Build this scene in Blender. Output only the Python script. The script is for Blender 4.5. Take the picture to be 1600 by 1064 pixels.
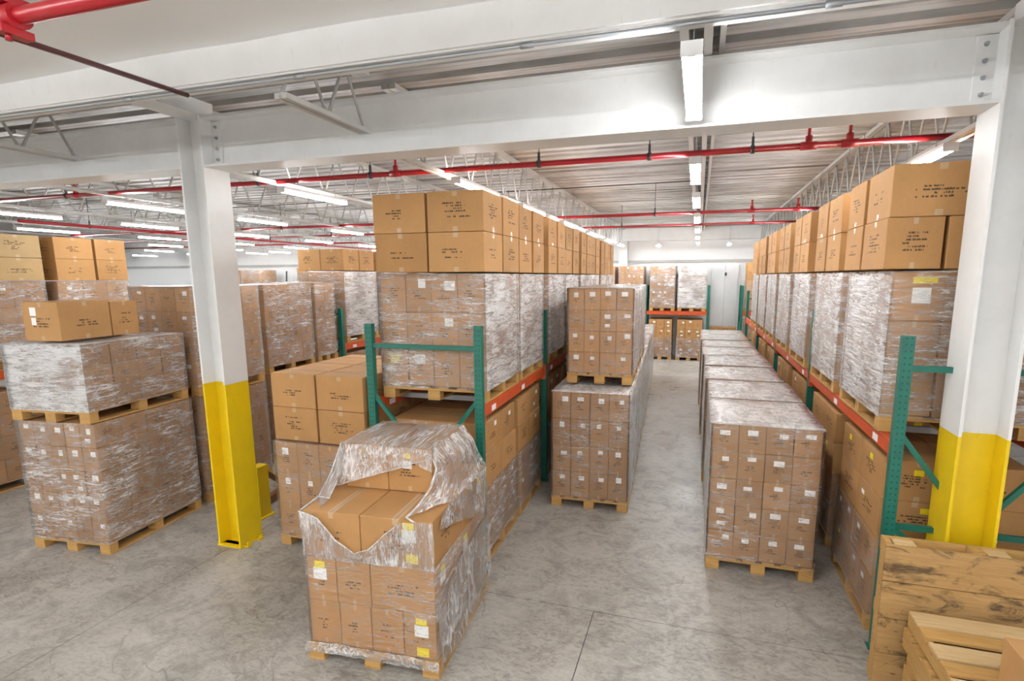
import bpy, bmesh, math, random
from mathutils import Vector, Matrix, noise as mnoise
for o in list(bpy.data.objects): bpy.data.objects.remove(o)
S = bpy.context.scene
COL = S.collection
R = math.radians
RND = random.Random(11)

# ------------------------------------------------------------------ camera
CAM_H = 3.1
cd = bpy.data.cameras.new('camera'); cam = bpy.data.objects.new('camera', cd); COL.objects.link(cam)
yaw, pitch, roll = R(-17.046), R(-9.138), R(-0.217)
F = Vector((math.sin(yaw)*math.cos(pitch), math.cos(yaw)*math.cos(pitch), math.sin(pitch)))
r0 = Vector((math.cos(yaw), -math.sin(yaw), 0)); u0 = r0.cross(F)
RR = r0*math.cos(roll) + u0*math.sin(roll); UU = u0*math.cos(roll) - r0*math.sin(roll)
mw = Matrix((RR, UU, -F)).transposed().to_4x4(); mw.translation = (0, 0, CAM_H)
cam.matrix_world = mw
cd.sensor_width = 36; cd.lens = 832.4/1600*36
cd.shift_x = -34.6/1600; cd.shift_y = 33.9/1600
cd.clip_start = .05; cd.clip_end = 200
S.camera = cam
# ------------------------------------------------------------------ world, exposure
w = bpy.data.worlds.new('world'); S.world = w; w.use_nodes = True
w.node_tree.nodes['Background'].inputs[0].default_value = (.8, .85, .9, 1)
w.node_tree.nodes['Background'].inputs[1].default_value = .3
S.view_settings.view_transform = 'Standard'; S.view_settings.look = 'None'
S.view_settings.gamma = 1; S.view_settings.use_curve_mapping = False
S.view_settings.exposure = 0.04
LAMP = 150.0          # radiance of the fluorescent tubes

# ------------------------------------------------------------------ node helpers
class NT:
    def __init__(s, name):
        s.mat = bpy.data.materials.new(name); s.mat.use_nodes = True
        s.t = s.mat.node_tree; s.t.nodes.clear()
        s.out = s.t.nodes.new('ShaderNodeOutputMaterial')
    def n(s, typ, ins=None, **props):
        nd = s.t.nodes.new('ShaderNode'+typ)
        for k, v in props.items(): setattr(nd, k, v)
        for k, v in (ins or {}).items(): s.put(nd.inputs[k], v)
        return nd
    def put(s, sock, v):
        if isinstance(v, bpy.types.NodeSocket): s.t.links.new(v, sock)
        elif isinstance(v, bpy.types.Node): s.t.links.new(v.outputs[0], sock)
        else:
            if isinstance(v, (tuple, list)) and len(v) == 3 and sock.type == 'RGBA': v = (*v, 1)
            sock.default_value = v
    def m(s, op, a, b=None, c=None):
        d = {0: a}
        if b is not None: d[1] = b
        if c is not None: d[2] = c
        return s.n('Math', d, operation=op).outputs[0]
    def ramp(s, x, a, b, lo=0., hi=1.):
        return s.n('MapRange', {0: x, 1: a, 2: b, 3: lo, 4: hi}).outputs[0]
    def mix(s, f, a, b):
        nd = s.n('Mix', data_type='RGBA')
        s.put(nd.inputs[0], f); s.put(nd.inputs[6], a); s.put(nd.inputs[7], b)
        return nd.outputs[2]
    def coord(s, which='Object'): return s.n('TexCoord').outputs[which]
    def map(s, v, scale=(1, 1, 1), loc=(0, 0, 0), rot=(0, 0, 0)):
        return s.n('Mapping', {'Vector': v, 'Scale': scale, 'Location': loc, 'Rotation': rot}).outputs[0]
    def noise(s, v, scale, detail=3, rough=.55, dist=0., dim='3D'):
        return s.n('TexNoise', {'Vector': v, 'Scale': scale, 'Detail': detail, 'Roughness': rough, 'Distortion': dist}).outputs['Fac']
    def bsdf(s, col, rough=.6, metal=0., bump=None, bs=.3, bd=.01, spec=.5):
        p = s.n('BsdfPrincipled', {'Base Color': col, 'Roughness': rough, 'Metallic': metal, 'Specular IOR Level': spec})
        if bump is not None:
            b = s.n('Bump', {'Strength': bs, 'Distance': bd, 'Height': bump}); s.put(p.inputs['Normal'], b)
        s.t.links.new(p.outputs[0], s.out.inputs[0]); return p

MAT = {}
def paint(name, col, rough=.45, wear=.12, wcol=None, scale=3., metal=0.):
    g = NT(name); c = g.coord()
    a = g.noise(c, scale, 5, .65); b = g.noise(g.map(c, (1, 1, .25)), scale*6, 4, .7)
    f = g.m('MULTIPLY', g.ramp(a, .4, .7), wear)
    f2 = g.m('MULTIPLY', g.ramp(b, .62, .72), wear*1.5)
    f = g.m('MAXIMUM', f, f2)
    cc = g.mix(f, col, wcol or tuple(x*.35 for x in col))
    g.bsdf(cc, rough, metal, b, .08, .004)
    MAT[name] = g.mat
paint('white_steel', (.8, .795, .78), .38, .14, (.45, .42, .38))
paint('white_column', (.8, .795, .78), .4, .16, (.5, .48, .45))
paint('yellow_paint', (.83, .58, .006), .4, .22, (.42, .3, .02))
paint('green_steel', (.008, .14, .098), .42, .4, (.02, .09, .07), 5)
paint('orange_steel', (.6, .085, .018), .42, .35, (.35, .06, .02), 5)
paint('grey_green_steel', (.06, .12, .12), .45, .3)
paint('red_pipe', (.36, .008, .014), .3, .3, (.3, .01, .015), 2)
paint('dark_pipe', (.09, .02, .022), .4, .3)
paint('galvanized', (.4, .42, .44), .35, .3, (.3, .31, .32), 8, .6)
paint('black_iron', (.03, .03, .03), .5, .2)
paint('joist_steel', (.52, .51, .485), .45, .35, (.3, .27, .23), 2)
paint('wall_paint', (.92, .925, .925), .55, .07, (.6, .6, .58), .8)
paint('soffit_paint', (.92, .915, .905), .6, .08, (.7, .68, .65), .6)
paint('grey_door', (.82, .84, .85), .45, .08)
paint('lamp_housing', (.85, .85, .84), .35, .05)
paint('brown_timber', (.2, .085, .03), .6, .4)
paint('white_label', (.88, .88, .87), .5, .04)
paint('yellow_label', (.9, .72, .01), .5, .1, (.4, .3, .02), 30)

def deck_mat():
    g = NT('deck'); c = g.coord()
    a = g.noise(g.map(c, (.3, 2.6, 1)), 1.6, 5, .65, .3); b = g.noise(g.map(c, (.12, 9, 1)), 1.7, 4, .65)
    f = g.m('MULTIPLY', g.ramp(a, .4, .66), .6); f = g.m('ADD', f, g.m('MULTIPLY', g.ramp(b, .48, .66), .6)); f = g.m('MINIMUM', f, 1.)
    g.bsdf(g.mix(f, (.64, .63, .61), (.19, .175, .155)), .5)
    MAT['deck'] = g.mat
deck_mat()

def concrete():
    g = NT('concrete'); c = g.coord()
    big = g.noise(c, .55, 4, .6, .4); med = g.noise(c, 2.6, 6, .7, 1.2); fine = g.noise(c, 40, 4, .7)
    base = g.mix(g.ramp(big, .3, .7), (.34, .312, .272), (.49, .46, .415))
    base = g.mix(g.m('MULTIPLY', g.ramp(med, .46, .66), .62), base, (.2, .18, .155))
    # dark tyre scuffs and worm-like scratches
    def ridge(v, sc, d, w_):
        r = g.noise(v, sc, 3, .6, d)
        return g.ramp(g.m('ABSOLUTE', g.m('SUBTRACT', r, .5)), 0, w_, 1, 0)
    sc1 = ridge(g.map(c, (1, 1.8, 1), rot=(0, 0, .5)), 3.2, 2.2, .012)
    sc2 = ridge(g.map(c, (1.6, 1, 1), rot=(0, 0, -.3)), 5.5, 1.5, .016)
    msk = g.ramp(g.noise(c, 1.1, 3, .6), .46, .66)
    s = g.m('MULTIPLY', g.m('MAXIMUM', sc1, sc2), msk)
    base = g.mix(g.m('MULTIPLY', s, .5), base, (.11, .10, .09))
    flk = g.noise(g.map(c, (1, 2.2, 1), rot=(0, 0, .4)), 9, 5, .75, 1.5)
    base = g.mix(g.m('MULTIPLY', g.m('MULTIPLY', g.ramp(flk, .47, .63), g.ramp(big, .38, .62, 1, .3)), .72), base, (.125, .108, .09))
    crk = ridge(c, .9, .8, .0035)
    base = g.mix(g.m('MULTIPLY', crk, .5), base, (.12, .11, .10))
    base = g.mix(g.m('MULTIPLY', g.ramp(fine, .45, .75), .22), base, (.2, .185, .165))
    rough = g.ramp(g.m('ADD', g.m('MULTIPLY', big, .6), g.m('MULTIPLY', med, .4)), .35, .65, .24, .5)
    g.bsdf(base, rough, 0, fine, .06, .004, .45)
    MAT['concrete'] = g.mat
concrete()
paint('joint_fill', (.1, .095, .09), .8, .1)

def wood(name, c1, c2, stain):
    g = NT(name); oi = g.n('ObjectInfo'); c = g.coord()
    rv = g.n('VectorMath', {0: c, 1: g.n('CombineXYZ', {0: g.m('MULTIPLY', oi.outputs['Random'], 17.), 1: g.m('MULTIPLY', oi.outputs['Random'], 9.)}).outputs[0]}, operation='ADD').outputs[0]
    gr = g.noise(g.map(rv, (1.5, 22, 22)), 2.2, 4, .6, .8); gr2 = g.noise(g.map(rv, (22, 1.5, 22)), 2.2, 4, .6, .8)
    pick = g.n('Attribute', attribute_name='grain_y', attribute_type='OBJECT').outputs['Fac']
    grain = g.n('Mix', {0: pick, 2: gr, 3: gr2}).outputs[0]
    col = g.mix(g.ramp(grain, .3, .7), c1, c2)
    col = g.mix(g.m('MULTIPLY', oi.outputs['Random'], .3), col, tuple(x*.7 for x in c2))
    st = g.m('MULTIPLY', g.ramp(g.noise(g.map(rv, (2, 5, 5)), 1.3, 5, .7, 1.), .52, .64), stain)
    col = g.mix(st, col, (.035, .028, .02))
    kn = g.ramp(g.n('TexVoronoi', {'Vector': g.map(rv, (2.5, 6, 6)), 'Scale': 1.6}).outputs['Distance'], .05, .1, .75, 0)
    col = g.mix(kn, col, (.16, .075, .02))
    g.bsdf(col, .62, 0, grain, .15, .004, .3)
    MAT[name] = g.mat
wood('pallet_wood', (.58, .35, .125), (.46, .25, .075), .12)
wood('pallet_wood_pale', (.74, .55, .31), (.6, .4, .18), .1)
wood('pallet_wood_stained', (.56, .35, .15), (.4, .225, .08), .8)

def kraft(name, c1, c2):
    g = NT(name)
    oi = g.n('ObjectInfo'); rnd = oi.outputs['Random']
    uv = g.n('UVMap', uv_map='UVMap'); sep = g.n('SeparateXYZ', {0: uv}); u0_, v = sep.outputs[0], sep.outputs[1]
    face = g.m('FLOOR', u0_); u = g.m('SUBTRACT', u0_, face)           # face 0 = +-y, 1 = +-x, 2 = top/bottom
    top = g.m('GREATER_THAN', face, 1.5); side = g.m('SUBTRACT', 1., top)
    c = g.coord()
    rr = lambda k: g.m('FRACT', g.m('MULTIPLY', rnd, k))
    col = g.mix(rr(7.3), c1, c2)
    fib = g.noise(g.map(c, (6, 6, 1.5)), 14, 4, .7)
    blot = g.noise(g.n('VectorMath', {0: c, 1: g.n('CombineXYZ', {0: g.m('MULTIPLY', rnd, 31.), 1: rnd, 2: 0.}).outputs[0]}, operation='ADD').outputs[0], 3.2, 4, .6)
    val = g.m('ADD', g.ramp(fib, .2, .8, .93, 1.05), g.ramp(blot, .25, .75, -.10, .06))
    val = g.m('ADD', val, g.ramp(rr(13.7), 0, 1, -.09, .06))
    col = g.n('HueSaturation', {'Hue': .5, 'Saturation': 1., 'Value': val, 'Fac': 1., 'Color': col}).outputs[0]
    # flat print: a block of short illegible text lines
    nl = 15.
    line = g.m('FLOOR', g.m('MULTIPLY', v, nl)); fr = g.m('FRACT', g.m('MULTIPLY', v, nl))
    wn = lambda a, b, cc: g.n('TexWhiteNoise', {'Vector': g.n('CombineXYZ', {0: a, 1: b, 2: cc}).outputs[0]}, noise_dimensions='3D').outputs['Value']
    seed = g.m('ADD', g.m('FLOOR', g.m('MULTIPLY', rnd, 50.)), g.m('MULTIPLY', face, 3.))
    ch = wn(g.m('FLOOR', g.m('MULTIPLY', u, 95.)), line, seed)
    wd = wn(g.m('FLOOR', g.m('MULTIPLY', u, 19.)), line, g.m('ADD', seed, 7.))
    ln = wn(line, seed, 3.)
    st = g.ramp(ln, 0, 1, .24, .40); en = g.ramp(wn(line, seed, 5.), 0, 1, .5, .78)
    on = g.m('MULTIPLY', g.m('GREATER_THAN', u, st), g.m('LESS_THAN', u, en))
    on = g.m('MULTIPLY', on, g.m('MULTIPLY', g.m('GREATER_THAN', ch, .22), g.m('GREATER_THAN', wd, .2)))
    on = g.m('MULTIPLY', on, g.m('MULTIPLY', g.m('GREATER_THAN', fr, .3), g.m('LESS_THAN', fr, g.ramp(ch, 0, 1, .6, .95))))
    on = g.m('MULTIPLY', on, g.m('MULTIPLY', g.m('GREATER_THAN', line, 4.5), g.m('LESS_THAN', line, g.ramp(rr(5.1), 0, 1, 7.5, 10.6))))
    on = g.m('MULTIPLY', on, g.m('GREATER_THAN', wn(line, seed, 9.), .12))
    on = g.m('MULTIPLY', on, side)
    col = g.mix(g.m('MULTIPLY', on, .88), col, (.045, .028, .018))
    # clear tape: strip across the top, short tabs down two sides
    du = g.m('ABSOLUTE', g.m('SUBTRACT', u, .5)); dv = g.m('ABSOLUTE', g.m('SUBTRACT', v, .5))
    tt = g.m('MULTIPLY', top, g.m('LESS_THAN', du, .055))
    ts = g.m('MULTIPLY', side, g.m('MULTIPLY', g.m('LESS_THAN', du, .042), g.m('GREATER_THAN', dv, .37)))
    tape = g.m('MAXIMUM', tt, ts)
    col = g.mix(g.m('MULTIPLY', tape, .4), col, (.66, .54, .4))
    seam = g.m('MULTIPLY', top, g.m('LESS_THAN', du, .004))
    col = g.mix(g.m('MULTIPLY', seam, .7), col, (.08, .045, .02))
    rough = g.m('SUBTRACT', .72, g.m('MULTIPLY', tape, .5))
    g.bsdf(col, rough, 0, fib, .05, .003, .35)
    MAT[name] = g.mat
kraft('kraft', (.49, .264, .102), (.43, .224, .082))
kraft('kraft_brown', (.43, .234, .096), (.365, .192, .075))
kraft('kraft_pale', (.50, .345, .17), (.47, .31, .14))

def film(name, dens, lo, hi, gloss, sheet=False, clear=.03, lines=.7, uvs=False):
    g = NT(name); oi = g.n('ObjectInfo'); c = g.coord()
    v = g.n('VectorMath', {0: c, 1: g.n('CombineXYZ', {0: g.m('MULTIPLY', oi.outputs['Random'], 23.), 1: g.m('MULTIPLY', oi.outputs['Random'], 11.), 2: 0.}).outputs[0]}, operation='ADD').outputs[0]
    if uvs:
        uvn = g.n('VectorMath', {0: g.n('UVMap', uv_map='UVMap').outputs[0], 1: g.n('CombineXYZ', {0: g.m('MULTIPLY', oi.outputs['Random'], 23.), 1: oi.outputs['Random'], 2: 0.}).outputs[0]}, operation='ADD').outputs[0]
        a = g.noise(g.map(uvn, (3.2, 1.6, 1)), 2.0, 4, .6, .6)
        l1 = g.noise(g.map(uvn, (7, .9, 1), rot=(0, 0, .12)), 2.2, 3, .55, .3)
        l2 = g.noise(g.map(uvn, (13, 1.6, 1), rot=(0, 0, -.22)), 2.2, 2, .5, .3)
    elif sheet:
        a = g.noise(g.map(v, (2.4, 1.1, 1.3), rot=(0, 0, .6)), 2.4, 4, .6, 1.4)
        l1 = g.noise(g.map(v, (1, 3.2, 2.6), rot=(.3, 0, -.5)), 3, 2, .5, .35)
        l2 = g.noise(g.map(v, (3.6, 1, 1.5), rot=(0, .3, .35)), 3.4, 2, .5, .25)
    else:
        a = g.noise(g.map(v, (1.3, 1.3, 8), rot=(.13, .1, 0)), 2.3, 4, .62, .9)
        l1 = g.noise(g.map(v, (1.2, 1.2, 8.5), rot=(.16, -.12, 0)), 3.0, 3, .6, .7)
        l2 = g.noise(g.map(v, (2.0, 2.0, 22), rot=(-.12, .14, 0)), 2.6, 2, .6, .5)
    big = g.noise(v, 1.9, 2, .5)
    thin = lambda n, w_: g.ramp(g.m('ABSOLUTE', g.m('SUBTRACT', n, .5)), 0, w_, 1, 0)
    t1 = g.m('MULTIPLY', thin(l1, .03), lines); t2 = g.m('MULTIPLY', thin(l2, .04), lines*.75)
    s = g.m('ADD', g.m('MULTIPLY', g.ramp(a, lo, hi), .6), g.m('MAXIMUM', t1, t2))  # white streaks: folds and overlaps of the film, with their sheen painted in
    s = g.m('MULTIPLY', s, g.ramp(big, .32, .66, .3, 1.2))
    fac = g.n('Clamp', {0: g.m('ADD', g.m('MULTIPLY', s, dens), clear), 1: 0., 2: .93}).outputs[0]
    hgt = g.m('ADD', a, g.m('MULTIPLY', g.m('ADD', l1, l2), .5))
    bmp = g.n('Bump', {'Strength': .8, 'Distance': .025, 'Height': hgt})
    dif = g.n('BsdfDiffuse', {'Color': (.9, .9, .9)}); trl = g.n('BsdfTranslucent', {'Color': (.9, .9, .9)})
    milky = g.n('MixShader', {0: .25, 1: dif, 2: trl})
    g.put(dif.inputs['Normal'], bmp)
    gl = g.n('BsdfGlossy', {'Color': (1, 1, 1), 'Roughness': .2, 'Normal': bmp})
    tr = g.n('BsdfTransparent', {'Color': (.99, .985, .98)})
    m1 = g.n('MixShader', {0: fac, 1: tr, 2: milky})
    fr = g.n('LayerWeight', {'Blend': .25, 'Normal': bmp}).outputs['Fresnel']
    m2 = g.n('MixShader', {0: g.m('MULTIPLY', g.m('ADD', fr, .04), gloss), 1: m1, 2: gl})
    g.t.links.new(m2.outputs[0], g.out.inputs[0])
    MAT[name] = g.mat
film('film_light', .6, .5, .75, .4, clear=.015)
film('film_medium', .9, .46, .7, .6, clear=.04)
film('film_heavy_sheen', 1.25, .34, .62, .9, clear=.2)  # dense wrap; aisle light glancing off the sides is put into its white
film('film_sheet', .8, .36, .66, .9, True, .42, .6)
film('film_torn', 1.0, .45, .72, .8, True, .13, .6, True)

def emitter(name, col, st):
    g = NT(name); e = g.n('Emission', {'Color': col, 'Strength': st})
    g.t.links.new(e.outputs[0], g.out.inputs[0]); MAT[name] = g.mat
emitter('tube_glow', (.97, .985, 1.), LAMP)

def post_mat(name, src, hole=(.02, .03, .03)):
    g = NT(name); c = g.coord(); sp = g.n('SeparateXYZ', {0: c}); x, y, z = sp.outputs
    fz = g.m('SUBTRACT', g.m('FRACT', g.m('MULTIPLY', z, 20.)), .5)
    ax = g.m('SUBTRACT', g.m('ABSOLUTE', x), .018)
    d = g.m('ADD', g.m('POWER', g.m('MULTIPLY', fz, .05), 2.), g.m('POWER', ax, 2.))
    h = g.m('LESS_THAN', d, .000045)
    n = g.noise(c, 7, 5, .7)
    col = g.mix(g.m('MULTIPLY', g.ramp(n, .45, .7), .45), src, tuple(q*.45 for q in src))
    g.bsdf(g.mix(h, col, hole), .42, 0, n, .06, .004)
    MAT[name] = g.mat
post_mat('green_post', (.008, .14, .098))

# ------------------------------------------------------------------ mesh helpers
MESH = {}
class B:
    def __init__(s): s.bm = bmesh.new()
    def box(s, x0, x1, y0, y1, z0, z1, M=None):
        vs = [s.bm.verts.new((x, y, z)) for x in (x0, x1) for y in (y0, y1) for z in (z0, z1)]
        for f in ((0, 1, 3, 2), (4, 6, 7, 5), (0, 4, 5, 1), (2, 3, 7, 6), (0, 2, 6, 4), (1, 5, 7, 3)):
            s.bm.faces.new([vs[i] for i in f])
        if M is not None: bmesh.ops.transform(s.bm, matrix=M, verts=vs)
        return s
    def bar(s, a, b, w, h, up=(0, 0, 1)):
        a, b = Vector(a), Vector(b); d = b-a; L = d.length; d.normalize()
        u = Vector(up); 
        if abs(d.dot(u)) > .99: u = Vector((1, 0, 0))
        sx = d.cross(u).normalized(); u = sx.cross(d)
        M = Matrix((sx, d, u)).transposed().to_4x4(); M.translation = a
        return s.box(-w/2, w/2, 0, L, -h/2, h/2, M)
    def tube(s, a, b, r, n=10, r2=None, caps=True):
        a, b = Vector(a), Vector(b); d = b-a; L = d.length
        q = d.to_track_quat('Z', 'Y').to_matrix().to_4x4(); q.translation = a
        r2 = r if r2 is None else r2
        ra = [s.bm.verts.new(q @ Vector((r*math.cos(2*math.pi*i/n), r*math.sin(2*math.pi*i/n), 0))) for i in range(n)]
        rb = [s.bm.verts.new(q @ Vector((r2*math.cos(2*math.pi*i/n), r2*math.sin(2*math.pi*i/n), L))) for i in range(n)]
        for i in range(n): 
            f = s.bm.faces.new((ra[i], ra[(i+1) % n], rb[(i+1) % n], rb[i])); f.smooth = True
        if caps: s.bm.faces.new(ra[::-1]); s.bm.faces.new(rb)
        return s
    def bevel(s, w_):
        bmesh.ops.bevel(s.bm, geom=list(s.bm.edges), offset=w_, segments=1, affect='EDGES'); return s
    def mesh(s, name, mat):
        bmesh.ops.recalc_face_normals(s.bm, faces=list(s.bm.faces))
        me = bpy.data.meshes.new(name); s.bm.to_mesh(me); s.bm.free()
        for m_ in (mat if isinstance(mat, (list, tuple)) else [mat]): me.materials.append(MAT[m_])
        return me
def obj(name, me, parent=None, loc=(0, 0, 0), rz=0.):
    o = bpy.data.objects.new(name, me); COL.objects.link(o)
    o.location = loc; o.rotation_euler = (0, 0, rz); o.parent = parent
    return o
def empty(name, loc, rz=0.):
    o = bpy.data.objects.new(name, None); COL.objects.link(o); o.location = loc; o.rotation_euler = (0, 0, rz)
    o.empty_display_size = .1
    return o
def tag(o, label=None, cat=None, group=None, kind=None):
    if label: o['label'] = label
    if cat: o['category'] = cat
    if group: o['group'] = group
    if kind: o['kind'] = kind
    return o
def cached(key, fn):
    if key not in MESH: MESH[key] = fn()
    return MESH[key]
def boxmesh(name, sx, sy, sz, mat, bev=0.):
    def mk():
        b = B().box(-sx/2, sx/2, -sy/2, sy/2, 0, sz)
        if bev: b.bevel(bev)
        return b.mesh(name, mat)
    return cached((name, round(sx, 3), round(sy, 3), round(sz, 3), mat, bev), mk)
ORD = ['first', 'second', 'third', 'fourth', 'fifth', 'sixth', 'seventh', 'eighth', 'ninth', 'tenth', 'eleventh', 'twelfth']

# ------------------------------------------------------------------ the setting
XL, XR, YB, YF = -34., 7.5, 21.9, -7.
ZD = 4.95
def structure(name, me, parent=None, loc=(0, 0, 0)):
    o = obj(name, me, parent, loc); o['kind'] = 'structure'; return o
fl = structure('floor', B().box(XL, XR, YF, YB, -.2, -.012).mesh('floor', 'joint_fill'))
xs = [XL, -27.3, -19.9, -12.5, -5.09, -.81, 2.0, XR]; ys = [YF, -3., 4.52, 12., 17., YB]
for i in range(len(xs)-1):
    for j in range(len(ys)-1):
        x0, x1, y0, y1 = xs[i]+.004, xs[i+1]-.004, ys[j]+.004, ys[j+1]-.004
        if j >= 2 and i in (4, 5):
            if i == 5: continue
            x1 = xs[6]-.004
        obj('concrete_slab', B().box(x0, x1, y0, y1, -.012, 0).mesh('concrete_slab', 'concrete'), fl)
structure('wall_back', B().box(XL, XR, YB, YB+.2, 0, ZD+.2).mesh('wall', 'wall_paint'))
structure('wall_left', B().box(XL-.2, XL, YF, YB, 0, ZD+.2).mesh('wall', 'wall_paint'))
structure('wall_right', B().box(XR, XR+.2, YF, YB, 0, ZD+.2).mesh('wall', 'wall_paint'))
structure('wall_front', B().box(XL, XR, YF-.2, YF, 0, ZD+.2).mesh('wall', 'wall_paint'))
# wall girt, header and pilasters on the back wall
structure('trim_1', B().box(XL, XR, YB-.07, YB-.001, 3.62, 3.72).mesh('trim', 'joist_steel'))
structure('trim_2', B().box(XL, XR, YB-.3, YB-.001, 4.46, 4.94).mesh('trim', 'white_steel'))
for i, x in enumerate((-2.92, -10.3, -18.0, -24.6, 4.4)):
    structure('trim_%d' % (i+3), B().box(x-.17, x+.17, YB-.32, YB-.08, 0, 4.45).mesh('trim', 'white_column'))
# door leaf in the back wall
d = structure('door_1', B().box(.45, 1.42, YB-.06, YB-.002, 0, 3.5).mesh('door', 'grey_door'))
obj('door_seam', B().box(.935, .945, YB-.066, YB-.061, 0, 3.5).mesh('seam', 'galvanized'), d)
obj('door_handle', B().box(.96, 1.0, YB-.1, YB-.061, 1.0, 1.14).mesh('handle', 'black_iron'), d)
obj('exit_lamp', B().box(.93, 1.0, YB-.12, YB-.061, 3.1, 3.22).mesh('lamp', 'black_iron'), d)
# corrugated deck, ribs run along x
def deck():
    b = B(); y = 3.4; p = .3; prof = []
    while y < YB:
        prof += [(y, ZD), (y+.15, ZD), (y+.18, ZD+.075), (y+.27, ZD+.075)]; y += p
    prof = [q for q in prof if q[0] <= YB]; prof.append((YB, ZD))
    cols = []
    for (yy, zz) in prof: cols.append([b.bm.verts.new((XL, yy, zz)), b.bm.verts.new((XR, yy, zz))])
    for a, c in zip(cols, cols[1:]): b.bm.faces.new((a[0], a[1], c[1], c[0]))
    b.box(XL, XR, 3.4, YB, ZD+.08, ZD+.16)
    return b.mesh('deck', 'deck')
structure('ceiling', deck())
# flat sagging soffit over the near bay, with its edge beam
def soffit():
    b = B(); nx, ny = 90, 24; g = []
    for j in range(ny+1):
        row = []
        for i in range(nx+1):
            x = XL+(XR-XL)*i/nx; y = YF+(3.26-YF)*j/ny
            z = 4.72 + .035*mnoise.noise(Vector((x*.35, y*.5, 2))) + .02*mnoise.noise(Vector((x*1.1, y*.6, 5)))
            row.append(b.bm.verts.new((x, y, z)))
        g.append(row)
    for j in range(ny):
        for i in range(nx):
            f = b.bm.faces.new((g[j][i], g[j][i+1], g[j+1][i+1], g[j+1][i])); f.smooth = True
    b.box(XL, XR, YF, 3.26, 4.9, 5.1)
    return b.mesh('soffit', 'soffit_paint')
structure('ceiling', soffit())
eb = empty('edge_beam', (0, 3.33, 4.5)); tag(eb, 'near white edge beam with galvanized conduit along its bottom, crossing top of picture', 'beam')
obj('web', B().box(XL, XR, -.07, -.04, 0, .3).mesh('web', 'white_steel'), eb)
obj('bottom_flange', B().box(XL, XR, -.05, .09, -.012, 0.008).mesh('flange', 'white_steel'), eb)
obj('back_web', B().box(XL, XR, .05, .07, 0.008, .45).mesh('web', 'white_steel'), eb)
cdt = obj('conduit', B().tube((XL, -.03, -.03), (XR, -.03, -.03), .012, 10).mesh('conduit', 'galvanized'), eb)
for x in (-7.2, -4.3, -2.7, -1.05, .6):
    obj('coupling', B().tube((x-.04, -.03, -.03), (x+.04, -.03, -.03), .017, 10).mesh('coupling', 'galvanized'), cdt)

# ------------------------------------------------------------------ steel frame
def ibeam_mesh(L, h, bw, tf=.022, tw=.016, mat='white_steel'):
    b = B(); b.box(0, L, -bw/2, bw/2, 0, tf); b.box(0, L, -bw/2, bw/2, h-tf, h); b.box(0, L, -tw/2, tw/2, tf, h-tf)
    return b
CY = 4.66
def girder(x0, x1, label):
    t = empty('roof_girder', (x0, CY, 4.23)); tag(t, label, 'beam', 'roof girders across the column line')
    L = x1-x0; h = .5
    obj('bottom_flange', B().box(0, L, -.15, .15, 0, .022).mesh('flange', 'white_steel'), t)
    obj('top_flange', B().box(0, L, -.15, .15, h-.022, h).mesh('flange', 'white_steel'), t)
    obj('web', B().box(0, L, -.008, .008, .022, h-.022).mesh('web', 'white_steel'), t)
    for e, s in ((0., 1), (L, -1)):
        cl = obj('clip_plate', B().box(min(e, e+s*.12), max(e, e+s*.12), -.028, -.0085, .03, h-.03).mesh('clip_plate', 'white_steel'), t)
        for k in range(4):
            obj('bolt', B().tube((e+s*.065, -.029, .09+k*.108), (e+s*.065, -.048, .09+k*.108), .017, 8, .012).mesh('bolt', 'galvanized'), cl)
    return t
girder(-12.08, -5.26, 'white steel girder running left from the yellow-based column beside the double stack')
girder(-4.94, 1.86, 'long white steel girder spanning between the two yellow-based columns')
girder(2.18, 7.4, 'white steel girder stub at the right edge beyond the right column')

def column(x, label, cat='column'):
    t = empty('steel_column', (x, CY, 0)); tag(t, label, cat, 'white steel columns with yellow bases')
    def sect(z0, z1, mat, nm):
        b = B(); b.box(-.16, -.138, -.16, .16, z0, z1); b.box(.138, .16, -.16, .16, z0, z1); b.box(-.138, .138, -.008, .008, z0, z1)
        return obj(nm, b.mesh(nm, mat), t)
    sect(.02, 1.93, 'yellow_paint', 'yellow_section'); sect(1.93, 4.74, 'white_column', 'shaft')
    bp = obj('base_plate', B().box(-.17, .17, -.17, .17, 0, .02).box(-.22, .22, -.12, -.06, 0, .02).box(-.22, .22, .06, .12, 0, .02).mesh('base_plate', 'yellow_paint'), t)
    for sx in (-1, 1):
        for sy in (-1, 1):
            obj('anchor_bolt', B().tube((sx*.195, sy*.09, .02), (sx*.195, sy*.09, .05), .016, 6).mesh('bolt', 'yellow_paint'), bp)
    return t
column(-5.1, 'white column with yellow base between the double stack and the tan cartons')
column(2.02, 'white column with yellow base at the right edge behind the wooden panel')
column(-12.2, 'white column hidden far left behind the leftmost rack')

def joist(x, y0, y1, zb, zt, label, pitch=.62, group='open-web roof joists'):
    t = empty('roof_joist', (x, y0, zb)); tag(t, label, 'joist', group)
    L = y1-y0; h = zt-zb
    obj('top_chord', B().box(-.075, -.006, 0, L, h-.05, h).box(.006, .075, 0, L, h-.05, h).mesh('chord', 'joist_steel'), t)
    obj('bottom_chord', B().box(-.055, -.008, 0, L, 0, .04).box(.008, .055, 0, L, 0, .04).mesh('chord', 'joist_steel'), t)
    n = max(2, int(L/pitch)); st = L/n
    me = cached(('web', round(st, 3), round(h, 3)), lambda: B().tube((0, 0, .01), (0, st/2, h-.02), .014, 6).mesh('web_bar', 'joist_steel'))
    me2 = cached(('web2', round(st, 3), round(h, 3)), lambda: B().tube((0, st/2, h-.02), (0, st, .01), .014, 6).mesh('web_bar', 'joist_steel'))
    for k in range(n):
        obj('web_bar', me, t, (0, k*st, 0)); obj('web_bar', me2, t, (0, k*st, 0))
    return t
J = 4.945
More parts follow.
